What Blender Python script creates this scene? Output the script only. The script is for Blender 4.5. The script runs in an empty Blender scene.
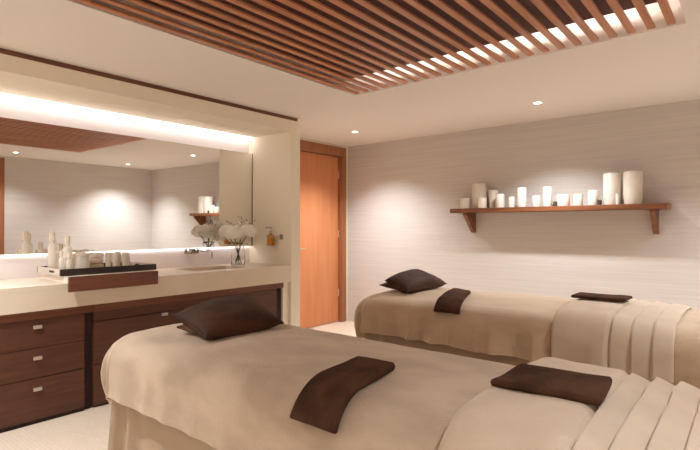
import bpy, bmesh, math, random
from mathutils import Vector, Matrix, noise
R = random.Random(7)
PI = math.pi
S = bpy.context.scene
C = S.collection

# ------------------------------------------------------------------ materials
def srgb(r, g, b):
    f = lambda v: (v/255/12.92) if v/255 <= .04045 else ((v/255+.055)/1.055)**2.4
    return (f(r), f(g), f(b), 1)

def mat(name, col, rough=.6, col2=None, scale=(5, 5, 5), bump=0, bscale=None, metal=0, trans=0, ior=1.45,
        sheen=0, detail=4, emit=None, strength=0, spec=None, lo=.35, hi=.65, alpha=None, coat=0, distort=0):
    m = bpy.data.materials.new(name); m.use_nodes = True
    nt = m.node_tree; N = nt.nodes; L = nt.links
    b = N['Principled BSDF']
    b.inputs['Base Color'].default_value = col
    b.inputs['Roughness'].default_value = rough
    b.inputs['Metallic'].default_value = metal
    b.inputs['Transmission Weight'].default_value = trans
    b.inputs['IOR'].default_value = ior
    b.inputs['Coat Weight'].default_value = coat
    if spec is not None: b.inputs['Specular IOR Level'].default_value = spec
    if sheen:
        b.inputs['Sheen Weight'].default_value = sheen
        b.inputs['Sheen Roughness'].default_value = .5
        b.inputs['Sheen Tint'].default_value = srgb(255, 240, 222)
    if emit:
        b.inputs['Emission Color'].default_value = emit
        b.inputs['Emission Strength'].default_value = strength
    tc = mp = None
    if col2 or bump:
        tc = N.new('ShaderNodeTexCoord')
        mp = N.new('ShaderNodeMapping'); mp.inputs['Scale'].default_value = scale
        L.new(tc.outputs['Object'], mp.inputs['Vector'])
    if col2:
        n = N.new('ShaderNodeTexNoise'); n.inputs['Scale'].default_value = 1
        n.inputs['Detail'].default_value = detail; n.inputs['Distortion'].default_value = distort
        L.new(mp.outputs[0], n.inputs['Vector'])
        r = N.new('ShaderNodeValToRGB')
        r.color_ramp.elements[0].color = col; r.color_ramp.elements[1].color = col2
        r.color_ramp.elements[0].position = lo; r.color_ramp.elements[1].position = hi
        L.new(n.outputs['Fac'], r.inputs[0]); L.new(r.outputs[0], b.inputs['Base Color'])
    if bump:
        mp2 = N.new('ShaderNodeMapping'); mp2.inputs['Scale'].default_value = bscale or scale
        L.new(tc.outputs['Object'], mp2.inputs['Vector'])
        n2 = N.new('ShaderNodeTexNoise'); n2.inputs['Scale'].default_value = 1; n2.inputs['Detail'].default_value = 3
        L.new(mp2.outputs[0], n2.inputs['Vector'])
        bp = N.new('ShaderNodeBump'); bp.inputs['Strength'].default_value = bump; bp.inputs['Distance'].default_value = .01
        L.new(n2.outputs['Fac'], bp.inputs['Height']); L.new(bp.outputs[0], b.inputs['Normal'])
    return m

def translucent(name, col, frac, rough=.5):
    m = mat(name, col, rough)
    nt = m.node_tree; N = nt.nodes; L = nt.links
    t = N.new('ShaderNodeBsdfTranslucent'); t.inputs['Color'].default_value = col
    x = N.new('ShaderNodeMixShader'); x.inputs[0].default_value = frac
    L.new(N['Principled BSDF'].outputs[0], x.inputs[1]); L.new(t.outputs[0], x.inputs[2])
    L.new(x.outputs[0], N['Material Output'].inputs['Surface'])
    return m

def floor_material():
    m = mat('floor_mosaic', srgb(214, 190, 160), .45)
    nt = m.node_tree; N = nt.nodes; L = nt.links; b = N['Principled BSDF']
    tc = N.new('ShaderNodeTexCoord')
    br = N.new('ShaderNodeTexBrick')
    br.inputs['Scale'].default_value = 1; br.inputs['Brick Width'].default_value = .075; br.inputs['Row Height'].default_value = .022
    br.inputs['Mortar Size'].default_value = .0018; br.inputs['Mortar Smooth'].default_value = .3
    br.inputs['Color1'].default_value = srgb(224, 208, 188); br.inputs['Color2'].default_value = srgb(219, 202, 181)
    br.inputs['Mortar'].default_value = srgb(209, 191, 169)
    L.new(tc.outputs['Object'], br.inputs['Vector']); L.new(br.outputs['Color'], b.inputs['Base Color'])
    return m

M = {}
M['ceiling'] = mat('ceiling_paint', srgb(228, 221, 214), .9)
M['wallpaper'] = mat('grasscloth_wallpaper', srgb(197, 190, 184), .85, srgb(212, 205, 199), (1.3, 1.3, 75), .12, (3, 3, 160), detail=6, lo=.25, hi=.75)
M['plain_wall'] = mat('cream_wall', srgb(222, 209, 190), .85)
M['alcove'] = mat('alcove_plaster', srgb(236, 228, 210), .8)
M['bulkhead'] = mat('bulkhead_paint', srgb(232, 222, 204), .85)
M['floor'] = floor_material()
M['wood'] = mat('walnut_dark', srgb(78, 46, 34), .45, srgb(94, 56, 41), (3, 2.2, 34), .08, (4, 3, 60), detail=6)
M['wood_mid'] = mat('walnut_rail', srgb(104, 62, 44), .4, srgb(120, 74, 53), (3, 2.2, 34), .05, (4, 3, 60), detail=6)
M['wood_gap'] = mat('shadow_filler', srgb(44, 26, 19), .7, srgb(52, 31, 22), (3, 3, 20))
M['slat'] = mat('cedar_slat', srgb(162, 104, 70), .42, srgb(194, 132, 94), (26, 1.6, 20), .03, (50, 3, 40), detail=6, coat=.15)
M['slat_back'] = mat('slat_backing', srgb(74, 32, 20), .6, srgb(90, 42, 28), (20, 1.5, 10))
M['shelf'] = mat('shelf_wood', srgb(102, 60, 36), .42, srgb(134, 82, 50), (2, 14, 26), .06, (3, 30, 50), detail=6)
M['door'] = mat('door_veneer', srgb(198, 126, 82), .5, srgb(208, 138, 94), (14, 14, 1.2), .03, (40, 40, 3), detail=6)
M['frame'] = mat('door_frame_wood', srgb(146, 94, 62), .45, srgb(164, 108, 74), (18, 18, 1.5), .04, (40, 40, 3), detail=6)
M['stone'] = mat('counter_stone', srgb(226, 214, 196), .35, srgb(220, 206, 186), (3, 3, 3))
M['tile_white'] = mat('white_backsplash', srgb(244, 238, 238), .5)
M['mirror'] = mat('mirror_silver', (.9, .89, .87, 1), .0, metal=1)
M['mirror_edge'] = mat('mirror_edge', srgb(120, 112, 100), .3, metal=.6)
M['chrome'] = mat('chrome', (.5, .48, .47, 1), .15, metal=1)
M['brushed'] = mat('brushed_nickel', srgb(214, 202, 190), .35, metal=.75)
M['blanket'] = mat('velour_blanket', srgb(168, 148, 127), .95, srgb(194, 175, 153), (3.2, 5.5, 5.5), .35, (130, 130, 130), sheen=.6, detail=3, lo=.38, hi=.64)
M['blanket_far'] = mat('velour_blanket_pale', srgb(184, 160, 134), .95, srgb(198, 176, 150), (3.5, 6, 6), .3, (130, 130, 130), sheen=.9, detail=3, lo=.38, hi=.64)
M['throw'] = mat('terry_throw', srgb(194, 175, 153), .95, srgb(203, 186, 165), (6, 6, 6), .35, (220, 220, 220), sheen=.6)
M['skirt'] = mat('bed_skirt', srgb(164, 142, 119), .9, srgb(170, 149, 126), (4, 4, 4), .15, (150, 150, 150), sheen=.2)
M['towel'] = mat('brown_towel', srgb(60, 40, 29), .95, srgb(86, 58, 42), (12, 12, 12), .5, (260, 260, 260), spec=.15)
M['cushion'] = mat('brown_velvet', srgb(52, 33, 22), .7, srgb(78, 51, 35), (7, 7, 7), .2, (160, 160, 160), spec=.25)
M['cushion_tan'] = mat('brown_velvet_lower', srgb(80, 57, 43), .85, srgb(102, 74, 56), (7, 7, 7), .2, (160, 160, 160), spec=.25)
M['mattress'] = mat('mattress_vinyl', srgb(200, 180, 155), .6)
M['wax'] = mat('candle_wax', srgb(228, 219, 207), .5, srgb(220, 210, 196), (14, 14, 9))
M['wick'] = mat('wick', srgb(70, 60, 50), .9)
M['holder'] = mat('smoked_glass', srgb(92, 84, 78), .2, trans=.3)
M['glass'] = mat('clear_glass', (.96, .97, .96, 1), .03, trans=1, ior=1.12)
M['frost'] = translucent('frosted_bottle', srgb(250, 247, 240), .5, .2)
M['cream_plastic'] = translucent('cream_plastic', srgb(246, 240, 228), .35, .4)
M['amber'] = mat('amber_soap', srgb(226, 152, 44), .2, trans=.35)
M['tray_dark'] = mat('tray_dark_wood', srgb(38, 28, 24), .4, srgb(52, 38, 31), (3, 4, 30))
M['tray_pale'] = mat('tray_pale_lacquer', srgb(206, 196, 184), .35)
M['tray_base'] = mat('tray_linen', srgb(206, 188, 166), .8, srgb(214, 198, 178), (30, 30, 30))
M['lacquer'] = mat('white_lacquer', srgb(232, 222, 208), .4)
M['petal'] = translucent('petal', srgb(255, 254, 248), .3, .7)
M['stem'] = mat('stem_green', srgb(96, 98, 62), .6)
M['leaf'] = mat('leaf_green', srgb(78, 84, 50), .6)
M['twig'] = mat('seed_sprig', srgb(122, 96, 66), .7)
M['lamp_trim'] = mat('lamp_trim', srgb(240, 232, 222), .5)
M['lamp_lens'] = mat('lamp_lens', (1, .97, .94, 1), .5, emit=(1, .95, .9, 1), strength=14)
M['led_cool'] = mat('led_strip_mirror', (1, 1, 1, 1), .5, emit=(1, .93, .95, 1), strength=7)
M['led_back'] = mat('led_strip_rear', (1, 1, 1, 1), .5, emit=(1, .93, .92, 1), strength=5)
M['led_warm'] = mat('led_strip_cove', (1, 1, 1, 1), .5, emit=(1, .90, .82, 1), strength=34)
M['black'] = mat('black_plastic', srgb(28, 24, 22), .5)

# ------------------------------------------------------------------ helpers
def tag(o, label=None, cat=None, group=None, kind=None):
    if label: o['label'] = label
    if cat: o['category'] = cat
    if group: o['group'] = group
    if kind: o['kind'] = kind
    return o

def empty(name, loc, label, cat, group=None):
    o = bpy.data.objects.new(name, None); C.objects.link(o); o.location = loc
    o.empty_display_size = .1
    return tag(o, label, cat, group)

def wloc(o):
    v = Vector((0, 0, 0))
    while o is not None: v += Vector(o.location); o = o.parent
    return v

def link(name, bm, m, parent=None, smooth=False, loc=None):
    """bm is in world coordinates; the object's origin goes to its parent's or to its own base"""
    me = bpy.data.meshes.new(name)
    bmesh.ops.recalc_face_normals(bm, faces=bm.faces)
    if parent is not None: off = wloc(parent)
    elif loc is not None: off = Vector(loc)
    else: off = Vector((0, 0, 0))
    bmesh.ops.translate(bm, verts=bm.verts, vec=-off)
    bm.to_mesh(me); bm.free()
    me.materials.append(M[m])
    if smooth:
        for p in me.polygons: p.use_smooth = True
    o = bpy.data.objects.new(name, me); C.objects.link(o)
    if parent is not None: o.parent = parent
    else: o.location = off
    if smooth == 'auto':
        me.set_sharp_from_angle(angle=math.radians(40))
    return o

def nb(): return bmesh.new()

def box(bm, x0, x1, y0, y1, z0, z1, bev=0, seg=2):
    r = bmesh.ops.create_cube(bm, size=1)
    vs = r['verts']
    for v in vs:
        v.co = Vector(((x0+x1)/2 + v.co.x*(x1-x0), (y0+y1)/2 + v.co.y*(y1-y0), (z0+z1)/2 + v.co.z*(z1-z0)))
    if bev:
        es = list({e for v in vs for e in v.link_edges})
        bmesh.ops.bevel(bm, geom=es, offset=bev, segments=seg, affect='EDGES', profile=.5)
    return bm

def bx(*a, **k): return box(nb(), *a, **k)

def lathe(bm, prof, cx, cy, z, seg=24, sq=None):
    rings = []
    for (r, h) in prof:
        if r < 1e-6: rings.append([bm.verts.new((cx, cy, z+h))])
        else: rings.append([bm.verts.new((cx+r*math.cos(2*PI*i/seg), cy+r*math.sin(2*PI*i/seg), z+h)) for i in range(seg)])
    for a, b in zip(rings, rings[1:]):
        for i in range(seg):
            j = (i+1) % seg
            if len(a) == 1 and len(b) == 1: continue
            if len(a) == 1: bm.faces.new((a[0], b[j], b[i]))
            elif len(b) == 1: bm.faces.new((a[i], a[j], b[0]))
            else: bm.faces.new((a[i], a[j], b[j], b[i]))
    return bm

def tube(bm, pts, rad, seg=8, cap=True):
    pts = [Vector(p) for p in pts]
    rads = rad if isinstance(rad, (list, tuple)) else [rad]*len(pts)
    rings = []
    for i, p in enumerate(pts):
        t = (pts[min(i+1, len(pts)-1)] - pts[max(i-1, 0)]).normalized()
        a = Vector((0, 0, 1)) if abs(t.z) < .9 else Vector((1, 0, 0))
        u = t.cross(a).normalized(); w = t.cross(u).normalized()
        rings.append([bm.verts.new(p + rads[i]*(u*math.cos(2*PI*k/seg) + w*math.sin(2*PI*k/seg))) for k in range(seg)])
    for a, b in zip(rings, rings[1:]):
        for k in range(seg):
            j = (k+1) % seg
            bm.faces.new((a[k], a[j], b[j], b[k]))
    if cap:
        bm.faces.new(rings[0]); bm.faces.new(list(reversed(rings[-1])))
    return bm

def prism(bm, pts2, axis, a0, a1):
    """closed outline extruded along an axis; pts2 are the two other coordinates in order"""
    def mk(p, a):
        if axis == 'x': return (a, p[0], p[1])
        if axis == 'y': return (p[0], a, p[1])
        return (p[0], p[1], a)
    A = [bm.verts.new(mk(p, a0)) for p in pts2]; B = [bm.verts.new(mk(p, a1)) for p in pts2]
    n = len(pts2)
    for i in range(n): bm.faces.new((A[i], A[(i+1) % n], B[(i+1) % n], B[i]))
    bm.faces.new(A); bm.faces.new(list(reversed(B)))
    return bm

def plate_with_hole(bm, x0, x1, y0, y1, hx0, hx1, hy0, hy1, z0, z1):
    """rectangular slab with a rectangular hole, one closed shell"""
    def ring(a, b, c, d, z): return [bm.verts.new(p) for p in ((a, c, z), (b, c, z), (b, d, z), (a, d, z))]
    ot, it = ring(x0, x1, y0, y1, z1), ring(hx0, hx1, hy0, hy1, z1)
    ob, ib = ring(x0, x1, y0, y1, z0), ring(hx0, hx1, hy0, hy1, z0)
    for i in range(4):
        j = (i+1) % 4
        bm.faces.new((ot[i], ot[j], it[j], it[i])); bm.faces.new((ob[i], ib[i], ib[j], ob[j]))
        bm.faces.new((ot[i], ob[i], ob[j], ot[j])); bm.faces.new((it[i], it[j], ib[j], ib[i]))
    return bm

def struct(name, bm, m, parent=None, smooth=False, loc=None):
    o = link(name, bm, m, parent, smooth, loc)
    if parent is None: o['kind'] = 'structure'
    return o

# ------------------------------------------------------------------ room constants
ZC = 2.4
XL, YB = -4.34, 5.22          # door wall, shelf wall
XR, YN = 1.2, -1.3            # wall behind the right edge, wall behind the camera
XV = -3.6                     # front plane of the vanity alcove
YE0, YE1 = 3.436, 3.562       # alcove end panel
XA = -4.27                    # alcove back wall
PX0, PX1, PY0, PY1 = -2.605, -.29, -.9, 3.24   # slatted ceiling recess

struct('floor', bx(XL-.25, XR+.1, YN-.1, YB+.1, -.1, 0), 'floor')
bm = nb()
plate_with_hole(bm, XL-.25, XR+.1, YN-.1, YB+.1, PX0, PX1, PY0, PY1, ZC, 2.64)
box(bm, PX0-.05, PX1+.05, PY0-.05, PY1+.05, 2.641, 2.68)
struct('ceiling', bm, 'ceiling')
struct('wall_back', bx(XL-.2, XR+.1, YB, YB+.1, 0, ZC), 'wallpaper')
struct('wall_right', bx(XR, XR+.1, YN, YB, 0, ZC), 'wallpaper')
struct('wall_near', bx(XL-.25, XR+.1, YN-.1, YN, 0, ZC), 'plain_wall')
# door wall with its opening
DY0, DY1, DZ = 4.20, 5.085, 2.25
bm = nb()
box(bm, XL-.2, XL, DY1+.09, YB, 0, ZC)
box(bm, XL-.2, XL, YE1-.02, DY0-.09, 0, ZC)
box(bm, XL-.2, XL, DY0-.09, DY1+.09, DZ+.12, ZC)
struct('wall_left', bm, 'plain_wall')

def make_door(name, X, y0, y1, z1, sgn, wall_t, label):
    """door in a wall normal to X; sgn = +1 when the room lies towards +X"""
    root = bpy.data.objects.new(name, None); C.objects.link(root); root.location = (X, (y0+y1)/2, 0)
    root['kind'] = 'structure'
    ft = .085
    bm = nb()
    f = lambda a, b: (min(a, b), max(a, b))
    xa, xb = f(X-sgn*wall_t, X+sgn*.012)
    box(bm, xa, xb, y1, y1+ft, 0, z1+.12, .004)
    box(bm, xa, xb, y0-ft, y0, 0, z1+.12, .004)
    box(bm, xa, xb, y0, y1, z1, z1+.12, .004)
    box(bm, *f(X-sgn*.10, X-sgn*.125), y1-.02, y1, 0, z1, 0)
    box(bm, *f(X-sgn*.10, X-sgn*.125), y0, y0+.02, 0, z1, 0)
    struct('door_frame', bm, 'frame', root)
    leaf = struct('door_leaf', bx(*f(X-sgn*.055, X-sgn*.097), y0+.004, y1-.006, .008, z1-.006, .003), 'door', root)
    for hz in (.35, 1.15, 1.95):
        b2 = nb(); tube(b2, [(X-sgn*.048, y1-.008, hz), (X-sgn*.048, y1-.008, hz+.1)], .008, 10)
        struct('hinge', b2, 'brushed', leaf)
    b2 = nb()
    yy = y0+.06; xs = X-sgn*.055
    lathe(b2, [(0, 0), (.022, 0), (.022, .01), (0, .01)], 0, 0, 0, 16)
    bmesh.ops.rotate(b2, verts=b2.verts, matrix=Matrix.Rotation(PI/2*sgn, 3, 'Y'))
    bmesh.ops.translate(b2, verts=b2.verts, vec=(xs, yy, 1.02))
    tube(b2, [(xs, yy, 1.02), (xs+sgn*.045, yy, 1.02), (xs+sgn*.05, yy+.015, 1.02), (xs+sgn*.05, yy+.12, 1.02)], .009, 10)
    struct('door_handle', b2, 'brushed', leaf)
    return root
make_door('door_1', XL, DY0, DY1, DZ, 1, .2, '')

# the second door sits on the right wall and shows only in the mirror
make_door('door_2', XR, 1.75, 2.56, DZ, -1, .05, '')

# vanity alcove
struct('wall_alcove_back', bx(XA-.08, XA, YN, YE0, 0, ZC), 'alcove')
bm = nb(); box(bm, XL-.1, XV, YE0, YE1, 0, 2.364); box(bm, XL-.1, XV-.035, YE0, YE1-.03, 2.364, ZC); box(bm, XL-.1, XV, YE1-.03, YE1, 2.364, ZC)
struct('wall_alcove_end', bm, 'alcove')
bm = nb(); box(bm, XA, XV, YN, YE0, 2.255, 2.363); box(bm, XA, XV-.035, YN, YE0, 2.363, ZC)
struct('ceiling_bulkhead', bm, 'bulkhead')
struct('trim_1', bx(XV-.034, XV-.012, YN, YE1-.031, 2.365, ZC-.001), 'wood_mid')

# ------------------------------------------------------------------ slatted ceiling panel
root = empty('slatted_ceiling_panel', ((PX0+PX1)/2, 1.2, 2.4),
             'brown wooden slatted panel set into the lit recess of the white ceiling', 'ceiling panel')
link('backing_board', bx(PX0+.004, PX1-.10, PY0+.1, 3.10, 2.50, 2.512), 'slat_back', root)
bm = nb()
for i in range(24):
    x = -2.566 + i*.0961
    box(bm, x-.02, x+.02, PY0+.03, 3.212, 2.401, 2.415, .002, 1)
link('slat_screen', bm, 'slat', root)
for (a, b, c, d, lab) in ((PX0+.14, PX1-.14, 3.05, 3.064, 'warm LED strip behind far edge of the slatted ceiling panel'),
                     (PX1-.149, PX1-.135, PY0+.2, 3.0, 'warm LED strip behind the slatted panel edge farthest from the mirror')):
    o = link('cove_light', bx(a, b, c, d, 2.515, 2.529), 'led_warm')
    tag(o, lab, 'light strip', 'LED strips above the slatted panel')

# ------------------------------------------------------------------ recessed downlights
spots = [(-3.59, 4.445, 'small round recessed downlight in ceiling by the orange door', .88),
         (-1.497, 4.445, 'small round recessed downlight in ceiling above the candle shelf', .84),
         (.56, 4.40, 'small recessed downlight near the far corner, seen in the mirror', 1.0),
         (.50, 2.6, 'recessed downlight beside the door seen in the mirror', .42),
         (.56, .6, 'recessed downlight in ceiling right of the camera', .6),
         (-3.08, .3, 'added unseen fill downlight in ceiling in front of the near end of the mirror', 1.0),  # lamp added out of view to light the vanity from the front
         (-2.6, -1.05, 'added unseen fill downlight behind the camera on the vanity side', .65),  # lamp added out of view as general fill
         (-.9, -1.05, 'added unseen fill downlight straight behind the camera', .65)]  # another added fill lamp, unseen at the rear of the room
def spot(name, loc, energy, size, blend, rad, col, rot=(0, 0, 0)):
    l = bpy.data.lights.new(name, 'SPOT'); l.energy = energy; l.spot_size = size; l.spot_blend = blend
    l.shadow_soft_size = rad; l.color = col
    o = bpy.data.objects.new(name, l); C.objects.link(o); o.location = loc; o.rotation_euler = rot
    return o
WARM = (.95, .97, 1)
for (x, y, lab, k) in spots:
    r = empty('recessed_downlight', (x, y, ZC), lab, 'downlight', 'recessed ceiling downlights')
    bm = nb(); lathe(bm, [(.033, -.001), (.033, -.006), (.05, -.004), (.05, -.001)], x, y, ZC, 28)
    link('trim_ring', bm, 'lamp_trim', r, 'auto')
    bm = nb(); lathe(bm, [(0, -.002), (.033, -.002), (.033, -.0035), (0, -.0035)], x, y, ZC, 24)
    link('lens', bm, 'lamp_lens', r)
    o = spot('downlight_beam', (x, y, ZC-.03), 172*k, math.radians(121), 1.0, .035, WARM)

# ------------------------------------------------------------------ vanity: cabinets, worktop, sink
XF = -3.63
def handle(y, z, parent, w=.05):
    bm = nb(); box(bm, XF, XF+.016, y-w/2, y+w/2, z-.011, z+.011, .003)
    return link('handle', bm, 'brushed', parent)

def cabinet(y0, y1, label):
    return empty('vanity_cabinet', (XF, (y0+y1)/2, 0), label, 'cabinet', 'walnut cabinet units under the worktop')
G = .003
c = cabinet(.9, 1.48, 'dark walnut cabinet unit with three handled drawers under the tray')
link('body', bx(XA+.01, XF-.02, .885, 1.48, .0, .74), 'wood', c)
link('top_rail', bx(XF-.019, XF+.003, .885, 1.541, .687, .74), 'wood_mid', c)
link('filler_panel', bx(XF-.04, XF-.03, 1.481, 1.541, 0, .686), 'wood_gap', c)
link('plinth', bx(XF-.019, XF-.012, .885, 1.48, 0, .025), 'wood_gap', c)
for (a, b, hz) in ((.498, .685, .635), (.302, .494, .432), (.028, .298, .229)):
    d = link('drawer', bx(XF-.019, XF, .888, 1.478, a, b, .0025), 'wood', c)
    handle(1.184, hz, d)
c = cabinet(1.54, 2.7, 'wide dark walnut cabinet front behind the near treatment bed')
link('body', bx(XA+.01, XF-.02, 1.542, 2.7, .0, .74), 'wood', c)
link('top_rail', bx(XF-.019, XF+.003, 1.542, 2.70, .687, .74), 'wood_mid', c)
link('upper_rail', bx(XF-.019, XF-.006, 1.544, 2.698, .618, .685), 'wood', c)
d = link('drawer', bx(XF-.019, XF, 1.544, 2.698, .31, .613, .0025), 'wood', c); handle(2.08, .598, d)
d = link('drawer', bx(XF-.019, XF, 1.544, 2.698, .02, .306, .0025), 'wood', c); handle(2.08, .29, d)
c = cabinet(2.7, 3.36, 'narrow dark walnut cabinet under the sink end of the worktop')
link('body', bx(XA+.01, XF-.02, 2.703, 3.27, .0, .74), 'wood', c)
link('top_rail', bx(XF-.019, XF+.003, 2.703, 3.36, .687, .74), 'wood_mid', c)
d = link('door', bx(XF-.019, XF, 2.706, 3.272, .02, .683, .0025), 'wood', c); handle(2.76, .6, d)
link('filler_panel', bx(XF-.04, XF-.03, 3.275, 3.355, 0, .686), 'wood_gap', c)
link('end_panel', bx(XF-.035, XF-.004, 3.357, YE0-.001, 0, .74), 'alcove', c)
c = cabinet(YN, .88, 'dark walnut cabinet unit at the near end of the worktop, left of the drawers')
link('body', bx(XA+.01, XF-.02, YN+.01, .88, .0, .74), 'wood', c)
link('top_rail', bx(XF-.019, XF+.003, YN+.01, .88, .687, .74), 'wood_mid', c)
d = link('door', bx(XF-.019, XF, YN+.012, .878, .028, .684, .0025), 'wood', c); handle(.8, .6, d)

ZT = .905
SX0, SX1, SY0, SY1 = -4.12, -3.765, 2.46, 3.02
wt = empty('worktop', (XV, 1.5, .742), 'long cream stone worktop with a deep front edge under the mirror', 'worktop')
bm = nb()
plate_with_hole(bm, XA+.001, XV, YN+.005, YE0-.002, SX0, SX1, SY0, SY1, ZT-.03, ZT)
link('top_slab', bm, 'stone', wt)
bm = nb(); box(bm, XV-.03, XV, YN+.005, YE0-.002, .742, ZT-.0305)
link('apron', bm, 'stone', wt)
sk = empty('sink', (SX0, 2.74, ZT-.12), 'shallow rectangular sink sunk into the cream worktop below the tap', 'sink')
bm = nb()
a = [bm.verts.new(p) for p in ((SX0-.012, SY0-.012, ZT-.031), (SX1+.012, SY0-.012, ZT-.031), (SX1+.012, SY1+.012, ZT-.031), (SX0-.012, SY1+.012, ZT-.031))]
b = [bm.verts.new(p) for p in ((SX0, SY0, ZT-.031), (SX1, SY0, ZT-.031), (SX1, SY1, ZT-.031), (SX0, SY1, ZT-.031))]
d = [bm.verts.new(p) for p in ((SX0+.03, SY0+.03, ZT-.13), (SX1-.03, SY0+.03, ZT-.13), (SX1-.03, SY1-.03, ZT-.13), (SX0+.03, SY1-.03, ZT-.13))]
for u, v in ((a, b), (b, d)):
    for i in range(4): bm.faces.new((u[i], u[(i+1) % 4], v[(i+1) % 4], v[i]))
bm.faces.new(d)
link('basin', bm, 'stone', sk)
bm = nb(); lathe(bm, [(0, .004), (.02, .004), (.024, 0), (0, -.002)], -3.94, 2.74, ZT-.129, 18)
link('drain', bm, 'chrome', sk, 'auto')

# mirror, backsplash, light strips
o = link('backsplash', bx(XA+.0005, XA+.012, YN+.005, YE0-.003, ZT+.001, 1.075), 'tile_white')
tag(o, 'white splashback strip glowing along the wall between worktop and mirror', 'splashback')
MZ0, MZ1 = 1.087, 2.082
mr = empty('wall_mirror', (XA, 1.6, MZ0), 'wide frameless mirror standing off the wall over the worktop', 'mirror')
tilt = math.radians(.35)
def tilted(bm):
    bmesh.ops.rotate(bm, verts=bm.verts, cent=(-4.2, 0, (MZ0+MZ1)/2), matrix=Matrix.Rotation(tilt, 3, 'Y')); return bm
link('mirror_glass', tilted(bx(-4.206, -4.2, YN+.01, 3.428, MZ0, MZ1)), 'mirror', mr)
link('backing', tilted(bx(-4.222, -4.2065, YN+.012, 3.432, MZ0+.002, MZ1-.002)), 'mirror_edge', mr)
link('gap_shade_strip', bx(-4.207, -4.196, 3.4285, 3.4345, MZ0, MZ1), 'mirror_edge', mr)  # dark strip stands in for the shade in the gap beside the mirror
link('batten', bx(XA+.001, -4.226, YN+.3, YE0-.3, 1.5, 1.56), 'tray_pale', mr)
o = link('led_strip', bx(-4.206, -4.190, YN+.02, YE0-.004, 2.244, 2.2545), 'led_cool')
tag(o, 'glowing white LED strip along the alcove soffit above the mirror', 'light strip')
o = link('led_strip', bx(XA+.0004, XA+.016, YN+.02, YE0-.02, 2.045, 2.057), 'led_back')
tag(o, 'hidden LED strip behind the top edge of the mirror lighting the band above')
o['category'] = 'light strip'
o = link('led_strip', bx(XA+.014, XA+.03, YN+.02, YE0-.02, 1.09, 1.104), 'led_cool')
tag(o, 'hidden LED strip behind the lower edge of the mirror lighting the splashback', 'light strip')
struct('trim_2', bx(XA+.0005, XA+.006, YN+.005, YE0-.002, 2.065, 2.2545), 'tile_white')

# tap
tp = empty('wall_tap', (XA+.012, 2.78, 1.05), 'chrome wall mounted tap on the splashback above the sink', 'tap')
xw = XA+.012
link('wall_plate', bx(xw, xw+.012, 2.645, 2.80, 1.03, 1.085, .006, 3), 'chrome', tp, 'auto')
bm = nb(); tube(bm, [(xw+.008, 2.835, 1.055), (xw+.12, 2.835, 1.058), (xw+.165, 2.835, 1.05), (xw+.18, 2.835, 1.03), (xw+.18, 2.835, .985)], .013, 12)
link('spout', bm, 'chrome', tp, 'auto')
for yy in (2.675, 2.765):
    bm = nb(); tube(bm, [(xw+.012, yy, 1.058), (xw+.05, yy, 1.058)], .016, 14)
    tube(bm, [(xw+.044, yy, 1.058), (xw+.05, yy-.006, 1.105)], [.006, .004], 8)
    link('lever', bm, 'chrome', tp, 'auto')

# soap dispenser on the end panel
sy = YE0
sd = empty('soap_dispenser', (-3.84, sy-.05, 1.1), 'amber liquid soap bottle in a chrome wall bracket beside the mirror', 'soap dispenser')
bm = nb(); lathe(bm, [(0, 0), (.034, 0), (.038, .006), (.038, .1), (.03, .112), (.013, .118), (.013, .128), (0, .128)], -3.845, sy-.055, 1.1, 24)
link('bottle', bm, 'amber', sd, 'auto')
bm = nb(); lathe(bm, [(.017, 0), (.017, .02), (.006, .022), (.006, .05), (.012, .052), (.012, .064), (0, .066)], -3.845, sy-.055, 1.2285, 16)
tube(bm, [(-3.845, sy-.055, 1.287), (-3.86, sy-.1, 1.284), (-3.862, sy-.105, 1.275)], .005, 8)
link('pump', bm, 'chrome', sd, 'auto')
bm = nb()
ring = [(-3.845+.042*math.cos(t*2*PI/24), sy-.055+.042*math.sin(t*2*PI/24), 1.19) for t in range(25)]
tube(bm, ring, .004, 8)
tube(bm, [(-3.803, sy-.055, 1.19), (-3.755, sy-.05, 1.19), (-3.74, sy-.03, 1.19), (-3.74, sy-.001, 1.19)], .006, 8)
box(bm, -3.765, -3.715, sy-.006, sy, 1.165, 1.215, .002)
link('bracket', bm, 'chrome', sd, 'auto')

# ------------------------------------------------------------------ box and tray on the worktop
BY0, BY1 = 1.346, 1.985
bt = empty('pull_out_box', (-3.8, 1.66, ZT), 'white box with a walnut front overhanging the worktop edge under the tray', 'box')
link('body', bx(-4.08, -3.573, BY0+.004, BY1-.004, ZT+.001, .952, .002), 'lacquer', bt)
link('front_panel', bx(-3.572, -3.55, BY0, BY1, .851, .953, .002), 'wood_mid', bt)

TY0, TY1, TX0, TX1, TZ = 1.325, 2.02, -4.07, -3.64, .954
ty = empty('serving_tray', (-3.85, 1.67, TZ), 'dark framed serving tray of bottles and glasses on the worktop box', 'tray')
link('rail', bx(TX1-.014, TX1, TY0, TY1, TZ, TZ+.046, .002), 'tray_dark', ty)
link('rail', bx(TX0, TX0+.014, TY0, TY1, TZ, TZ+.046, .002), 'tray_dark', ty)
link('tray_floor', bx(TX0+.0145, TX1-.0145, TY0+.0125, TY1-.0125, TZ+.004, TZ+.011), 'tray_base', ty)
for yy in (TY0, TY1-.012):
    bm = nb()
    xm0, xm1 = TX0+.0145, TX1-.0145; hc = (xm0+xm1)/2 + .06
    box(bm, xm0, hc-.05, yy, yy+.012, TZ, TZ+.046); box(bm, hc+.05, xm1, yy, yy+.012, TZ, TZ+.046)
    box(bm, hc-.05, hc+.05, yy, yy+.012, TZ, TZ+.016); box(bm, hc-.05, hc+.05, yy, yy+.012, TZ+.032, TZ+.046)
    e = link('end_panel', bm, 'tray_pale', ty); e['label'] = 'pale end with handle slot'
    link('slot_lining', bx(hc-.05, hc+.05, yy+.004, yy+.008, TZ+.0165, TZ+.0315), 'black', e)

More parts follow.
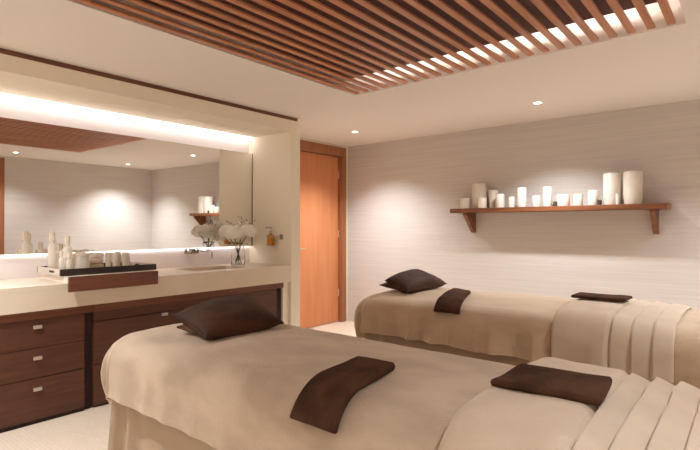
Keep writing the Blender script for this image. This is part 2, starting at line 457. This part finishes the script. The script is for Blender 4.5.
tz = TZ+.0115
def bottle(x, y, h, r, label, m='frost', capm='cream_plastic', neck=.45, group='bottles on the tray', cat='bottle'):
    b = empty('toiletry_bottle', (x, y, tz), label, cat, group)
    bh = h*.70
    bm = nb(); lathe(bm, [(0, 0), (r*.94, 0), (r, .004), (r, bh*.88), (r*.85, bh*.96), (r*neck, bh*1.03), (r*neck, bh*1.1), (0, bh*1.1)], x, y, tz, 20)
    link('bottle_body', bm, m, b, 'auto')
    z0 = bh*1.102
    bm = nb(); lathe(bm, [(0, z0), (r*neck*1.5, z0), (r*neck*1.5, h*.97), (r*neck*1.2, h), (0, h)], x, y, tz, 18)
    link('cap', bm, capm, b, 'auto')
    return b
bottle(-3.93, 1.378, .285, .030, 'tall frosted bottle at the left end of the tray, farther one')
bottle(-3.81, 1.435, .262, .033, 'tall pale bottle with tapering neck at the front left of the tray', neck=.36)
bottle(-3.75, 1.372, .155, .016, 'slim small bottle at the front left corner of the tray')
bottle(-3.72, 1.410, .135, .019, 'short small bottle at the tray front between slim bottle and jar')
bottle(-4.00, 1.46, .20, .026, 'middling pale bottle at the back left of the tray')
# jar
j = empty('lidded_jar', (-3.83, 1.535, tz), 'squat pale glass jar with a white lid beside the tall bottles', 'jar')
bm = nb(); lathe(bm, [(0, 0), (.05, 0), (.056, .006), (.056, .10), (.05, .112), (.047, .112), (.052, .098), (.052, .008), (0, .006)], -3.83, 1.535, tz, 26)
link('jar_body', bm, 'frost', j, 'auto')
bm = nb(); lathe(bm, [(0, .113), (.054, .113), (.054, .13), (.03, .138), (0, .14)], -3.83, 1.535, tz, 24)
link('lid', bm, 'cream_plastic', j, 'auto')
bm = nb(); lathe(bm, [(0, .0095), (.046, .0095), (.048, .05), (.03, .062), (0, .064)], -3.83, 1.535, tz, 20)
link('bath_salts', bm, 'frost', j, 'auto')
# folded white cloths in the middle of the tray
for k, (zz, hh, ya, yb_, m, lab) in enumerate(((0, .042, 1.605, 1.735, 'throw', 'folded beige face cloth lying lowest in the middle of the tray'),
                              (.043, .042, 1.61, 1.73, 'tray_base', 'folded tan face cloth in the middle of the tray stack'),
                              (.086, .04, 1.655, 1.735, 'cream_plastic', 'folded white face cloth lying on top of the tray stack'))):
    bm = nb(); box(bm, -4.02, -3.90, ya, yb_, tz+zz+.001, tz+zz+hh, .014, 4)
    tag(link('face_cloth', bm, m, None, True, (-3.96, 1.67, tz+zz)), lab, 'cloth', 'folded cloths on the tray')
# row of glasses
gl = ['first', 'second', 'third', 'fourth', 'fifth']
for i, (gx, gy, gh) in enumerate(((-3.90, 1.765, .125), (-3.86, 1.80, .12), (-3.90, 1.838, .128), (-3.86, 1.872, .122), (-3.90, 1.912, .116))):
    bm = nb(); r = .021
    lathe(bm, [(0, 0), (r*.8, 0), (r, .006), (r*1.05, gh), (r*.97, gh), (r*.9, .012), (0, .012)], gx, gy, tz, 20)
    o = link('drinking_glass', bm, 'frost', None, 'auto', (gx, gy, tz))
    tag(o, gl[i] + ' slim glass from the jar in the row at the tray right end', 'glass', 'slim glasses on the tray')
bm = nb(); lathe(bm, [(0, 0), (.016, 0), (.018, .004), (.018, .03), (.012, .036), (0, .037)], -3.76, 1.925, tz, 16)
tag(link('small_pot', bm, 'black', None, 'auto', (-3.76, 1.925, tz)), 'tiny black pot at the right end of the tray', 'pot')

# ------------------------------------------------------------------ vase and flowers
VX, VY = -3.955, 3.055
vz = ZT+.0005
va = empty('glass_vase', (VX, VY, vz), 'clear glass vase of white flowers at the sink end of the worktop', 'vase')
bm = nb(); lathe(bm, [(0, 0), (.062, 0), (.067, .006), (.068, .10), (.062, .16), (.056, .19), (.062, .2), (.059, .2), (.053, .19), (.059, .16), (.0645, .1), (.063, .014), (0, .012)], VX, VY, vz, 32)
link('vase_body', bm, 'glass', va, True)
def floret(bm, p, n, s, r):
    n = n.normalized()
    a = n.cross(Vector((r.random()-.5, r.random()-.5, r.random()-.5))).normalized(); b = n.cross(a)
    for k in range(4):
        t = k*PI/2
        d = a*math.cos(t) + b*math.sin(t); e = a*math.cos(t+PI/2) + b*math.sin(t+PI/2)
        q = [p, p + d*s*.7 + e*s*.45 + n*s*.2, p + d*s*1.15 + n*s*.35, p + d*s*.7 - e*s*.45 + n*s*.2]
        bm.faces.new([bm.verts.new(v) for v in q])
heads = [(-.095, -.06, .335, .082, 'white hydrangea bloom leaning left over the vase'),
         (.035, -.075, .325, .085, 'white hydrangea bloom at the vase front'),
         (.09, .05, .345, .082, 'white hydrangea bloom leaning to the end panel side'),
         (-.03, .085, .385, .075, 'white hydrangea bloom standing highest at the back'),
         (-.125, .05, .29, .07, 'white hydrangea bloom lowest on the mirror side')]
for i, (dx, dy, dz, hr, lab) in enumerate(heads):
    r = random.Random(30+i)
    hp = Vector((VX+dx, VY+dy, vz+dz))
    root = empty('hydrangea_stem', (VX-dx*.25, VY-dy*.25, vz+.02), lab, 'flower', 'white flowers in the glass vase')
    foot = Vector((VX-dx*.3, VY-dy*.3, vz+.02)); mid = Vector((VX+dx*.25, VY+dy*.25, vz+.2))
    bm = nb(); tube(bm, [foot, foot.lerp(mid, .5), mid, hp - Vector((0, 0, hr*.4))], [.004, .004, .0045, .005], 7)
    link('stem', bm, 'stem', root, True)
    bm = nb()
    for k in range(230):
        n = Vector((r.gauss(0, 1), r.gauss(0, 1), r.gauss(0, 1)+.25)).normalized()
        if n.z < -.75: continue
        p = hp + Vector((n.x*hr, n.y*hr, n.z*hr*.8))*(.62+.42*r.random())
        floret(bm, p, n, .02*(.8+.4*r.random()), r)
    link('bloom', bm, 'petal', root)
    bm = nb()
    ang = r.random()*6.28
    d = Vector((math.cos(ang), math.sin(ang), .1)); w = d.cross(Vector((0, 0, 1))).normalized()
    base = mid + Vector((0, 0, .02)); L = .085
    for k in range(6):
        t0, t1 = k/6, (k+1)/6
        f = lambda t: base + d*L*t + Vector((0, 0, .04*t - .06*t*t)); g = lambda t: .028*math.sin(PI*min(1, t*.95+.05))
        q = [f(t0)+w*g(t0), f(t1)+w*g(t1), f(t1)-w*g(t1), f(t0)-w*g(t0)]
        bm.faces.new([bm.verts.new(v) for v in q])
    link('leaf', bm, 'leaf', root)
for i, (dx, dy, dz, lab) in enumerate(((.02, .03, .47, 'thin seed sprig rising above the white blooms toward the mirror'),
                                       (.13, .04, .44, 'thin seed sprig leaning out beside the end panel'),
                                       (-.10, -.02, .43, 'thin seed sprig over the leftmost white bloom'))):
    r = random.Random(60+i)
    top = Vector((VX+dx, VY+dy, vz+dz)); foot = Vector((VX-dx*.3+.012, VY-dy*.3, vz+.02)); mid = Vector((VX+dx*.2+.01, VY+dy*.2, vz+.2))
    bm = nb(); tube(bm, [foot, mid, top], [.002, .002, .0012], 6)
    for k in range(14):
        p = mid.lerp(top, .45+.04*k); q = p + Vector((r.uniform(-.045, .045), r.uniform(-.045, .045), r.uniform(.01, .045)))
        tube(bm, [p, q], .001, 5)
        sd_ = bmesh.ops.create_icosphere(bm, subdivisions=1, radius=.0065)
        bmesh.ops.translate(bm, verts=sd_['verts'], vec=q)
    tag(link('seed_sprig', bm, 'twig', None, True, tuple(foot)), lab, 'sprig', 'seed sprigs in the glass vase')

# ------------------------------------------------------------------ candle shelf
SZ0, SZ1, SYF = 1.448, 1.495, 4.965
sh = empty('wall_shelf', (-1.61, YB, SZ0), 'long brown wooden wall shelf on two brackets holding white candles', 'shelf')
link('board', bx(-2.645, -.584, SYF, YB-.001, SZ0, SZ1, .003), 'shelf', sh)
for x in (-2.47, -.695):
    bm = nb()
    prism(bm, [(YB-.001, SZ0-.0005), (SYF+.02, SZ0-.0005), (SYF+.02, SZ0-.025), (YB-.045, 1.235), (YB-.001, 1.225)], 'x', x-.021, x+.021)
    link('bracket', bm, 'shelf', sh)
cz = SZ1+.0005
cands = [(-2.491, 5.03, .1, .115, 'short candle at the left end of the shelf'),
         (-2.364, 5.12, .16, .275, 'tall wide candle standing at the back near the left end of the shelf'),
         (-2.282, 5.015, .095, .112, 'short candle in front of the tall wide one near the left end'),
         (-2.20, 5.12, .095, .195, 'medium candle at the back, next right of the tall wide left one'),
         (-2.088, 5.03, .09, .145, 'medium short candle third from left in the front row'),
         (-1.964, 5.03, .062, .11, 'narrow small candle left of the first slim tall candle'),
         (-1.857, 5.03, .092, .20, 'slim tall candle, left of the two mid-shelf tall ones'),
         (-1.722, 5.07, .082, .115, 'short candle between the two slim tall candles'),
         (-1.600, 5.03, .086, .193, 'slim tall candle, right of the two mid-shelf tall ones'),
         (-1.452, 5.04, .118, .11, 'low wide candle at the middle of the shelf'),
         (-1.311, 5.03, .083, .108, 'short candle right of the low wide one'),
         (-1.175, 5.03, .096, .138, 'medium candle just left of the two biggest candles'),
         (-1.025, 5.06, .148, .29, 'biggest left candle of the pair at the right end of the shelf'),
         (-.965, 4.985, .03, .098, 'thin small candle in front of the right end pair'),
         (-.856, 5.06, .156, .295, 'biggest right candle of the pair at the right end of the shelf')]
for (x, y, w, h, lab) in cands:
    r = w/2
    c = empty('pillar_candle', (x, y, cz), lab, 'candle', 'white candles on the wall shelf')
    bm = nb(); lathe(bm, [(0, 0), (r*.98, 0), (r, .003), (r, h-.006), (r*.94, h), (r*.6, h-.004), (0, h-.007)], x, y, cz, 28)
    link('wax_body', bm, 'wax', c, 'auto')
    bm = nb(); tube(bm, [(x, y, cz+h-.008), (x+.001, y, cz+h+.003), (x+.004, y, cz+h+.008)], .0015, 6)
    link('wick', bm, 'wick', c)
for (x, lab) in ((-1.515, 'small dark tealight holder beside the low wide candle'), (-1.118, 'small dark tealight holder left of the biggest pair')):
    bm = nb(); lathe(bm, [(0, 0), (.017, 0), (.019, .004), (.02, .045), (.018, .045), (.016, .02), (0, .02)], x, 5.0, cz, 18)
    tag(link('tealight_holder', bm, 'holder', None, 'auto', (x, 5.0, cz)), lab, 'tealight holder', 'tealight holders on the shelf')

# ------------------------------------------------------------------ treatment beds
class Bed:
    def __init__(s, x0, x1, y0, y1, r, top, crown, seed, flare=.12, fold=.02, afold=.012, tuck=.9):
        s.x0, s.x1, s.y0, s.y1, s.r, s.top, s.crown, s.seed, s.flare, s.fold, s.afold, s.tuck = x0, x1, y0, y1, r, top, crown, seed, flare, fold, afold, tuck
        s.ix0, s.ix1, s.iy0, s.iy1 = x0+r, x1-r, y0+r, y1-r
        s.arc = r*PI/2
    def nz(s, x, y, f): return noise.noise(Vector((x*f+s.seed, y*f, s.seed*1.7)))
    def pos(s, x, y, off=0, folds=1.0):
        """point of the cloth laid flat at x, y -> draped over the bed, off metres above it"""
        qx = min(max(x, s.ix0), s.ix1); qy = min(max(y, s.iy0), s.iy1)
        e = Vector((x-qx, y-qy)); t = e.length
        yc = (s.y0+s.y1)/2; hw = (s.y1-s.y0)/2
        cr = s.crown*max(0, 1-((qy-yc)/hw)**2)*min(1, max(0, (qx-s.x0)/.5+.3))
        rip = .004*s.nz(x, y, 3.0) + .002*s.nz(x, y, 9)
        z0 = s.top + cr + rip
        if t < 1e-7: return Vector((x, y, z0+off))
        d = e/t; R_ = s.r
        if t < s.arc:
            a = t/R_
            h = (R_+off)*math.sin(a); z = z0 - R_ + (R_+off)*math.cos(a)
        else:
            v = t-s.arc
            h = R_+off + s.flare*v*.35; z = z0-R_-v
        w = max(0, t-s.arc*.55)
        corner = abs(d.x*d.y)*2
        ang = math.atan2(d.y, d.x)
        wave = corner**.6*(1.2-2.2*math.sqrt(math.sin(ang*6.5+13.6)**2+.07))*1.15*s.fold*w/.2 - corner*s.tuck*max(0, t-s.arc-.03)**1.5 + corner*w*s.flare*1.3
        along = x if abs(d.y) > abs(d.x) else y
        wave += folds*(1-corner)*s.afold*w/.2*(.9-2.4*abs(noise.noise(Vector((along*4.6+.15*noise.noise(Vector((t*9, along*3, 1))), s.seed*3, .3)))) + .3*noise.noise(Vector((along*13, t*2, s.seed))))
        h += wave
        return Vector((qx+d.x*h, qy+d.y*h, z))

def lin(a, b, n): return [a+(b-a)*i/(n-1) for i in range(n)]

def blanket(bed, ext, x1, mname, name, label, group, n=(150, 90), th=.008):
    xs = lin(bed.ix0-ext, bed.ix0, 56)[:-1] + lin(bed.ix0, x1, n[0])
    ys = lin(bed.iy0-ext, bed.iy0, 56)[:-1] + lin(bed.iy0, bed.iy1, n[1]) + lin(bed.iy1, bed.iy1+ext, 40)[1:]
    bm = nb(); g = {}; h = {}
    for i, x_ in enumerate(xs):
        for j, y_ in enumerate(ys):
            # round the blanket's own corner a little
            x, y = x_, y_
            qx = min(max(x, bed.ix0), bed.ix1); qy = min(max(y, bed.iy0), bed.iy1)
            e = Vector((x-qx, y-qy))
            if e.length > 1e-6:
                ax, ay = abs(e.x), abs(e.y); mx = max(ax, ay)
                an = PI/4*ay/ax if ax >= ay else PI/2 - PI/4*ax/ay
                t = mx*(1+.38*math.sin(an)*math.cos(an))
                x = qx + math.copysign(t*math.cos(an), e.x); y = qy + math.copysign(t*math.sin(an), e.y)
            g[i, j] = bm.verts.new(bed.pos(x, y, 0)); h[i, j] = bm.verts.new(bed.pos(x, y, -th))
    I, J = len(xs), len(ys)
    for i in range(I-1):
        for j in range(J-1):
            bm.faces.new((g[i, j], g[i+1, j], g[i+1, j+1], g[i, j+1])); bm.faces.new((h[i, j], h[i, j+1], h[i+1, j+1], h[i+1, j]))
    for i in range(I-1):
        for j in (0, J-1): bm.faces.new((g[i, j], h[i, j], h[i+1, j], g[i+1, j]))
    for j in range(J-1):
        for i in (0, I-1): bm.faces.new((g[i, j], g[i, j+1], h[i, j+1], h[i, j]))
    # hem cord along the visible edges
    path = [(g[I-1-k, 0].co + h[I-1-k, 0].co)/2 for k in range(0, I)] + [(g[0, k].co + h[0, k].co)/2 for k in range(1, J)]
    loc = ((bed.x0+bed.x1)/2, (bed.y0+bed.y1)/2, bed.top)
    root = empty(name, loc, label, 'blanket', group)
    link('blanket_cloth', bm, mname, root, True)
    bm = nb(); tube(bm, path, .0055, 7)
    link('hem', bm, mname, root, True)
    return root

def slab(bed, u0, u1, v0, v1, base, th, mname, name, n=(40, 60), skew=None, edge=.018, hfun=None, wob=.004, seed=1, parent=None, loc=None, foldlines=0, folds=1.0):
    """thick cloth piece lying on the draped bed: u along the bed (x), v across it (flat y)"""
    bm = nb(); g = {}; h = {}
    us = lin(0, 1, n[0]); vs = lin(0, 1, n[1])
    W, L = abs(u1-u0), abs(v1-v0)
    for i, a in enumerate(us):
        for j, b in enumerate(vs):
            # edges get a denser sampling so they can be round
            aa = .5-.5*math.cos(PI*a); bb = .5-.5*math.cos(PI*b)
            aa = .5*a+.5*aa; bb = .5*b+.5*bb
            x = u0+(u1-u0)*aa; y = v0+(v1-v0)*bb
            if skew: dx, dy = skew(aa, bb); x += dx; y += dy
            x += wob*noise.noise(Vector((y*6, seed, 0)))*2; y += wob*noise.noise(Vector((x*6, seed, 5)))*2
            de = min(aa*W, (1-aa)*W, bb*L, (1-bb)*L)
            t = min(1, max(0, de/edge)); prof = math.sqrt(max(0, 1-(1-t)**2))
            hh = th*(hfun(aa, bb, x, y) if hfun else 1) + .003*noise.noise(Vector((x*11, y*11, seed)))
            mid = base + th*.5*(1 if not hfun else min(1, hfun(aa, bb, x, y)))
            g[i, j] = bm.verts.new(bed.pos(x, y, base + max(.002, hh)*(.5+.5*prof), folds))
            h[i, j] = bm.verts.new(bed.pos(x, y, base + max(.002, hh)*(.5-.5*prof), folds))
    I, J = len(us), len(vs)
    for i in range(I-1):
        for j in range(J-1):
            bm.faces.new((g[i, j], g[i+1, j], g[i+1, j+1], g[i, j+1])); bm.faces.new((h[i, j], h[i, j+1], h[i+1, j+1], h[i+1, j]))
    bmesh.ops.remove_doubles(bm, verts=bm.verts, dist=1e-5)
    o = link(name, bm, mname, parent, True, loc)
    return o

def cushion(name, cor, th, mname, label, group, seed=1, pin=.05, n=34):
    """cor: four corner points (left, front, right, back); a stuffed case with a seam cord"""
    L, F, Rr, B = [Vector(c) for c in cor]
    cen = (L+F+Rr+B)/4
    nrm = (Rr-L).cross(B-F).normalized()
    if nrm.z < 0: nrm = -nrm
    def pt(u, v, s):
        # u, v in -1..1 ; edges bow in between the corners
        uu = u*(1-pin*(1-v*v)*abs(u)); vv = v*(1-pin*(1-u*u)*abs(v))
        a = (uu+1)/2; b = (vv+1)/2
        p = L*(1-a)*(1-b) + F*a*(1-b) + Rr*a*b + B*(1-a)*b
        f = (max(0, (1-u*u))**.42)*(max(0, (1-v*v))**.42)
        k = th/2*f
        wr = noise.noise(Vector((u*1.7+seed, v*1.7, s)))*.12 + noise.noise(Vector((u*4+seed, v*4, s*2)))*.05
        return p + nrm*s*k*(1+wr)
    bm = nb(); top = {}; bot = {}
    ts = [math.sin(PI/2*(2*i/(n-1)-1)) for i in range(n)]
    for i in range(n):
        for j in range(n):
            top[i, j] = bm.verts.new(pt(ts[i], ts[j], 1)); bot[i, j] = bm.verts.new(pt(ts[i], ts[j], -1))
    for i in range(n-1):
        for j in range(n-1):
            bm.faces.new((top[i, j], top[i+1, j], top[i+1, j+1], top[i, j+1])); bm.faces.new((bot[i, j], bot[i, j+1], bot[i+1, j+1], bot[i+1, j]))
    bmesh.ops.remove_doubles(bm, verts=bm.verts, dist=1e-4)
    root = empty(name, tuple(cen - nrm*th*.5), label, 'cushion', group)
    link('cover', bm, mname, root, True)
    ring = [pt(t, -1, 0) for t in ts] + [pt(1, t, 0) for t in ts[1:]] + [pt(-t, 1, 0) for t in ts[1:]] + [pt(-1, -t, 0) for t in ts[1:]]
    bm = nb(); tube(bm, ring, .005, 6)
    link('piping', bm, mname, root, True)
    return root

def bed_frame(bed, x1, label):
    root = empty('treatment_bed', ((bed.x0+x1)/2, (bed.y0+bed.y1)/2, 0), label, 'bed', 'treatment beds')
    i = .03
    link('mattress', bx(bed.x0+i, x1-.02, bed.y0+i, bed.y1-i, .6, bed.top-.026, .07, 4), 'mattress', root, True)
    link('bed_base', bx(bed.x0+.14, x1-.06, bed.y0+.14, bed.y1-.14, 0, .599), 'mattress', root)
    # gathered skirt hanging round the base
    ins = .055; xa, xb, ya, yb = bed.x0+ins, x1-.04, bed.y0+ins, bed.y1-ins
    path = []
    rr = .06
    def arcp(cx, cy, a0, a1, m=14): return [(cx+rr*math.cos(a0+(a1-a0)*k/m), cy+rr*math.sin(a0+(a1-a0)*k/m)) for k in range(m+1)]
    path += [(x, ya) for x in lin(xb-rr, xa+rr, 130)] + arcp(xa+rr, ya+rr, -PI/2, -PI)[1:]
    path += [(xa, y) for y in lin(ya+rr, yb-rr, 40)][1:] + arcp(xa+rr, yb-rr, PI, PI/2)[1:] + [(x, yb) for x in lin(xa+rr, xb-rr, 60)][1:]
    rows = lin(.012, .58, 12); bm = nb(); G_ = []
    acc = 0
    for k, p in enumerate(path):
        if k: acc += math.dist(p, path[k-1])
        q0 = path[max(0, k-1)]; q1 = path[min(len(path)-1, k+1)]
        t = Vector((q1[0]-q0[0], q1[1]-q0[1], 0)).normalized(); nn = Vector((t.y, -t.x, 0))
        # outward normal
        c_ = Vector((min(max(p[0], xa+rr), xb), min(max(p[1], ya+rr), yb-rr), 0)); o_ = Vector((p[0], p[1], 0))-c_
        nn = o_.normalized() if o_.length > 1e-6 else Vector((0, -1, 0))
        near = math.exp(-((p[0]-(xa+.12))/.16)**2)*(1 if p[1] < (ya+yb)/2 else .5)
        col = []
        for z in rows:
            dr = 1-z/.58
            amp = (.024+.036*dr)*near*(1-1.7*abs(math.sin(acc*20))) + .004*dr*noise.noise(Vector((acc*4, 0, bed.seed))) + .03*dr*near
            v = Vector((p[0], p[1], z)) + nn*amp
            col.append(bm.verts.new(v))
        G_.append(col)
    for a, b in zip(G_, G_[1:]):
        for k in range(len(rows)-1): bm.faces.new((a[k], b[k], b[k+1], a[k+1]))
    o = link('skirt', bm, 'skirt', root, True)
    md = o.modifiers.new('thickness', 'SOLIDIFY'); md.thickness = .004; md.offset = -1
    return root

def pleats(first, steps, step_h):
    """height profile across the throw: flat first panel, a groove, then overlapping pleats"""
    def f(a, b, x, y):
        if a < first:
            k = min(1, (first-a)/.055)
            return .18+.82*math.sqrt(max(0, 1-(1-k)**2))
        t = (a-first)/(1-first)*steps; q = t-math.floor(t)
        return .28 + step_h*(1-q)**.7*min(1, q/.10)
    return f

# near bed
nbd = Bed(-2.58, .16, 1.10, 1.985, .15, .745, .022, 2.3, flare=.05, fold=.030, afold=.009, tuck=1.1)
bed_frame(nbd, .16, 'near treatment bed under a beige blanket in the middle of the room')
blanket(nbd, .375, .14, 'blanket', 'bed_blanket', 'beige velour blanket with a rounded hem draped over the near bed', 'bed blankets', (160, 40))
t_ = slab(nbd, -.622, .10, nbd.iy0-.36, 1.95, .006, .046, 'throw', 'folded_throw', (200, 60), edge=.04, hfun=pleats(.41, 6.3, .62), loc=(-.3, 1.5, .76), seed=3)
tag(t_, 'thick pale beige throw pleated across the foot of the near bed', 'throw', 'pleated throws at the bed feet')
t_ = slab(nbd, -1.155, -.965, 1.075, 1.45, .005, .036, 'towel', 'hand_towel', (30, 50), edge=.014, loc=(-1.08, 1.3, .76), seed=5,
     skew=lambda a, b: (.012*(1-b)-.03*a*b, .015*a*b))
tag(t_, 'folded dark brown hand towel hanging over the front edge of the near bed', 'towel', 'dark brown hand towels')
t_ = slab(nbd, -.59, -.30, 1.375, 1.60, .0535, .022, 'towel', 'hand_towel', (44, 36), edge=.011, loc=(-.46, 1.54, .8), seed=8,
     skew=lambda a, b: (-.015*(1-b)-.03*a*b*b, .03*a))
tag(t_, 'folded dark brown towel lying across the throw on the near bed', 'towel', 'dark brown hand towels')
zt = .745
cushion('cushion', [(-2.175, 1.315, zt+.055), (-1.92, 1.33, zt+.035), (-1.93, 1.74, zt+.035), (-2.42, 1.86, zt+.05)], .085, 'cushion_tan',
        'lower dark brown cushion of the pair at the head of the near bed', 'dark brown cushions', 4)
cushion('cushion', [(-2.225, 1.325, zt+.105), (-1.915, 1.30, zt+.04), (-1.875, 1.735, zt+.05), (-2.385, 1.885, zt+.13)], .15, 'cushion',
        'upper dark brown cushion of the pair at the head of the near bed', 'dark brown cushions', 9)

# far bed
fbd = Bed(-2.435, .16, 2.955, 3.93, .14, .752, .03, 5.1, flare=.05, fold=.045, afold=.05)
bed_frame(fbd, .16, 'far treatment bed against the wall side under the candle shelf')
blanket(fbd, .345, .14, 'blanket_far', 'bed_blanket', 'beige velour blanket hanging in soft folds over the far bed', 'bed blankets', (200, 40))
t_ = slab(fbd, -.912, -.318, fbd.iy0-.35, 3.95, .006, .03, 'throw', 'folded_throw', (130, 60), edge=.016, hfun=pleats(.505, 3, .6), loc=(-.6, 3.4, .76), seed=13, folds=.3)
tag(t_, 'pale beige throw hanging in flat pleats at the foot of the far bed', 'throw', 'pleated throws at the bed feet')
t_ = slab(fbd, -1.745, -1.55, 2.955, 3.50, .005, .03, 'towel', 'hand_towel', (28, 50), edge=.014, loc=(-1.65, 3.2, .76), seed=15,
     skew=lambda a, b: (.05-.14*b, -.10*a*b))
tag(t_, 'folded dark brown hand towel hanging over the front edge of the far bed', 'towel', 'dark brown hand towels')
t_ = slab(fbd, -.93, -.61, 3.40, 3.60, .046, .022, 'towel', 'hand_towel', (40, 30), edge=.016, loc=(-.76, 3.5, .8), seed=18)
tag(t_, 'folded dark brown towel lying across the throw on the far bed', 'towel', 'dark brown hand towels')
zt = .76
cushion('cushion', [(-2.32, 3.19, zt+.065), (-2.03, 3.22, zt+.05), (-2.04, 3.66, zt+.05), (-2.42, 3.72, zt+.06)], .09, 'cushion_tan',
        'lower brown cushion of the pair at the head of the far bed', 'dark brown cushions', 14)
cushion('cushion', [(-2.225, 3.13, zt+.115), (-2.025, 3.14, zt+.045), (-2.0, 3.70, zt+.055), (-2.36, 3.76, zt+.12)], .17, 'cushion',
        'upper brown cushion of the pair at the head of the far bed', 'dark brown cushions', 19)

# ------------------------------------------------------------------ camera, world, view
cam = bpy.data.cameras.new('camera'); cam.sensor_fit = 'HORIZONTAL'; cam.sensor_width = 36
cam.lens = 492/700*36; cam.shift_y = 2.5/700; cam.clip_start = .02
co = bpy.data.objects.new('camera', cam); C.objects.link(co)
co.location = (0, 0, 1.286); co.rotation_euler = (PI/2, 0, math.radians(39.5))
S.camera = co
w = bpy.data.worlds.new('world'); S.world = w; w.use_nodes = True
w.node_tree.nodes['Background'].inputs[0].default_value = (.5, .42, .34, 1)
w.node_tree.nodes['Background'].inputs[1].default_value = .3
S.view_settings.view_transform = 'Standard'; S.view_settings.look = 'None'
S.view_settings.gamma = 1; S.view_settings.use_curve_mapping = False
S.view_settings.exposure = .36
cy = S.cycles
cy.max_bounces = 12; cy.diffuse_bounces = 7; cy.glossy_bounces = 5; cy.transmission_bounces = 8
cy.caustics_reflective = True; cy.caustics_refractive = False
cy.sample_clamp_indirect = 4; cy.use_denoising = True
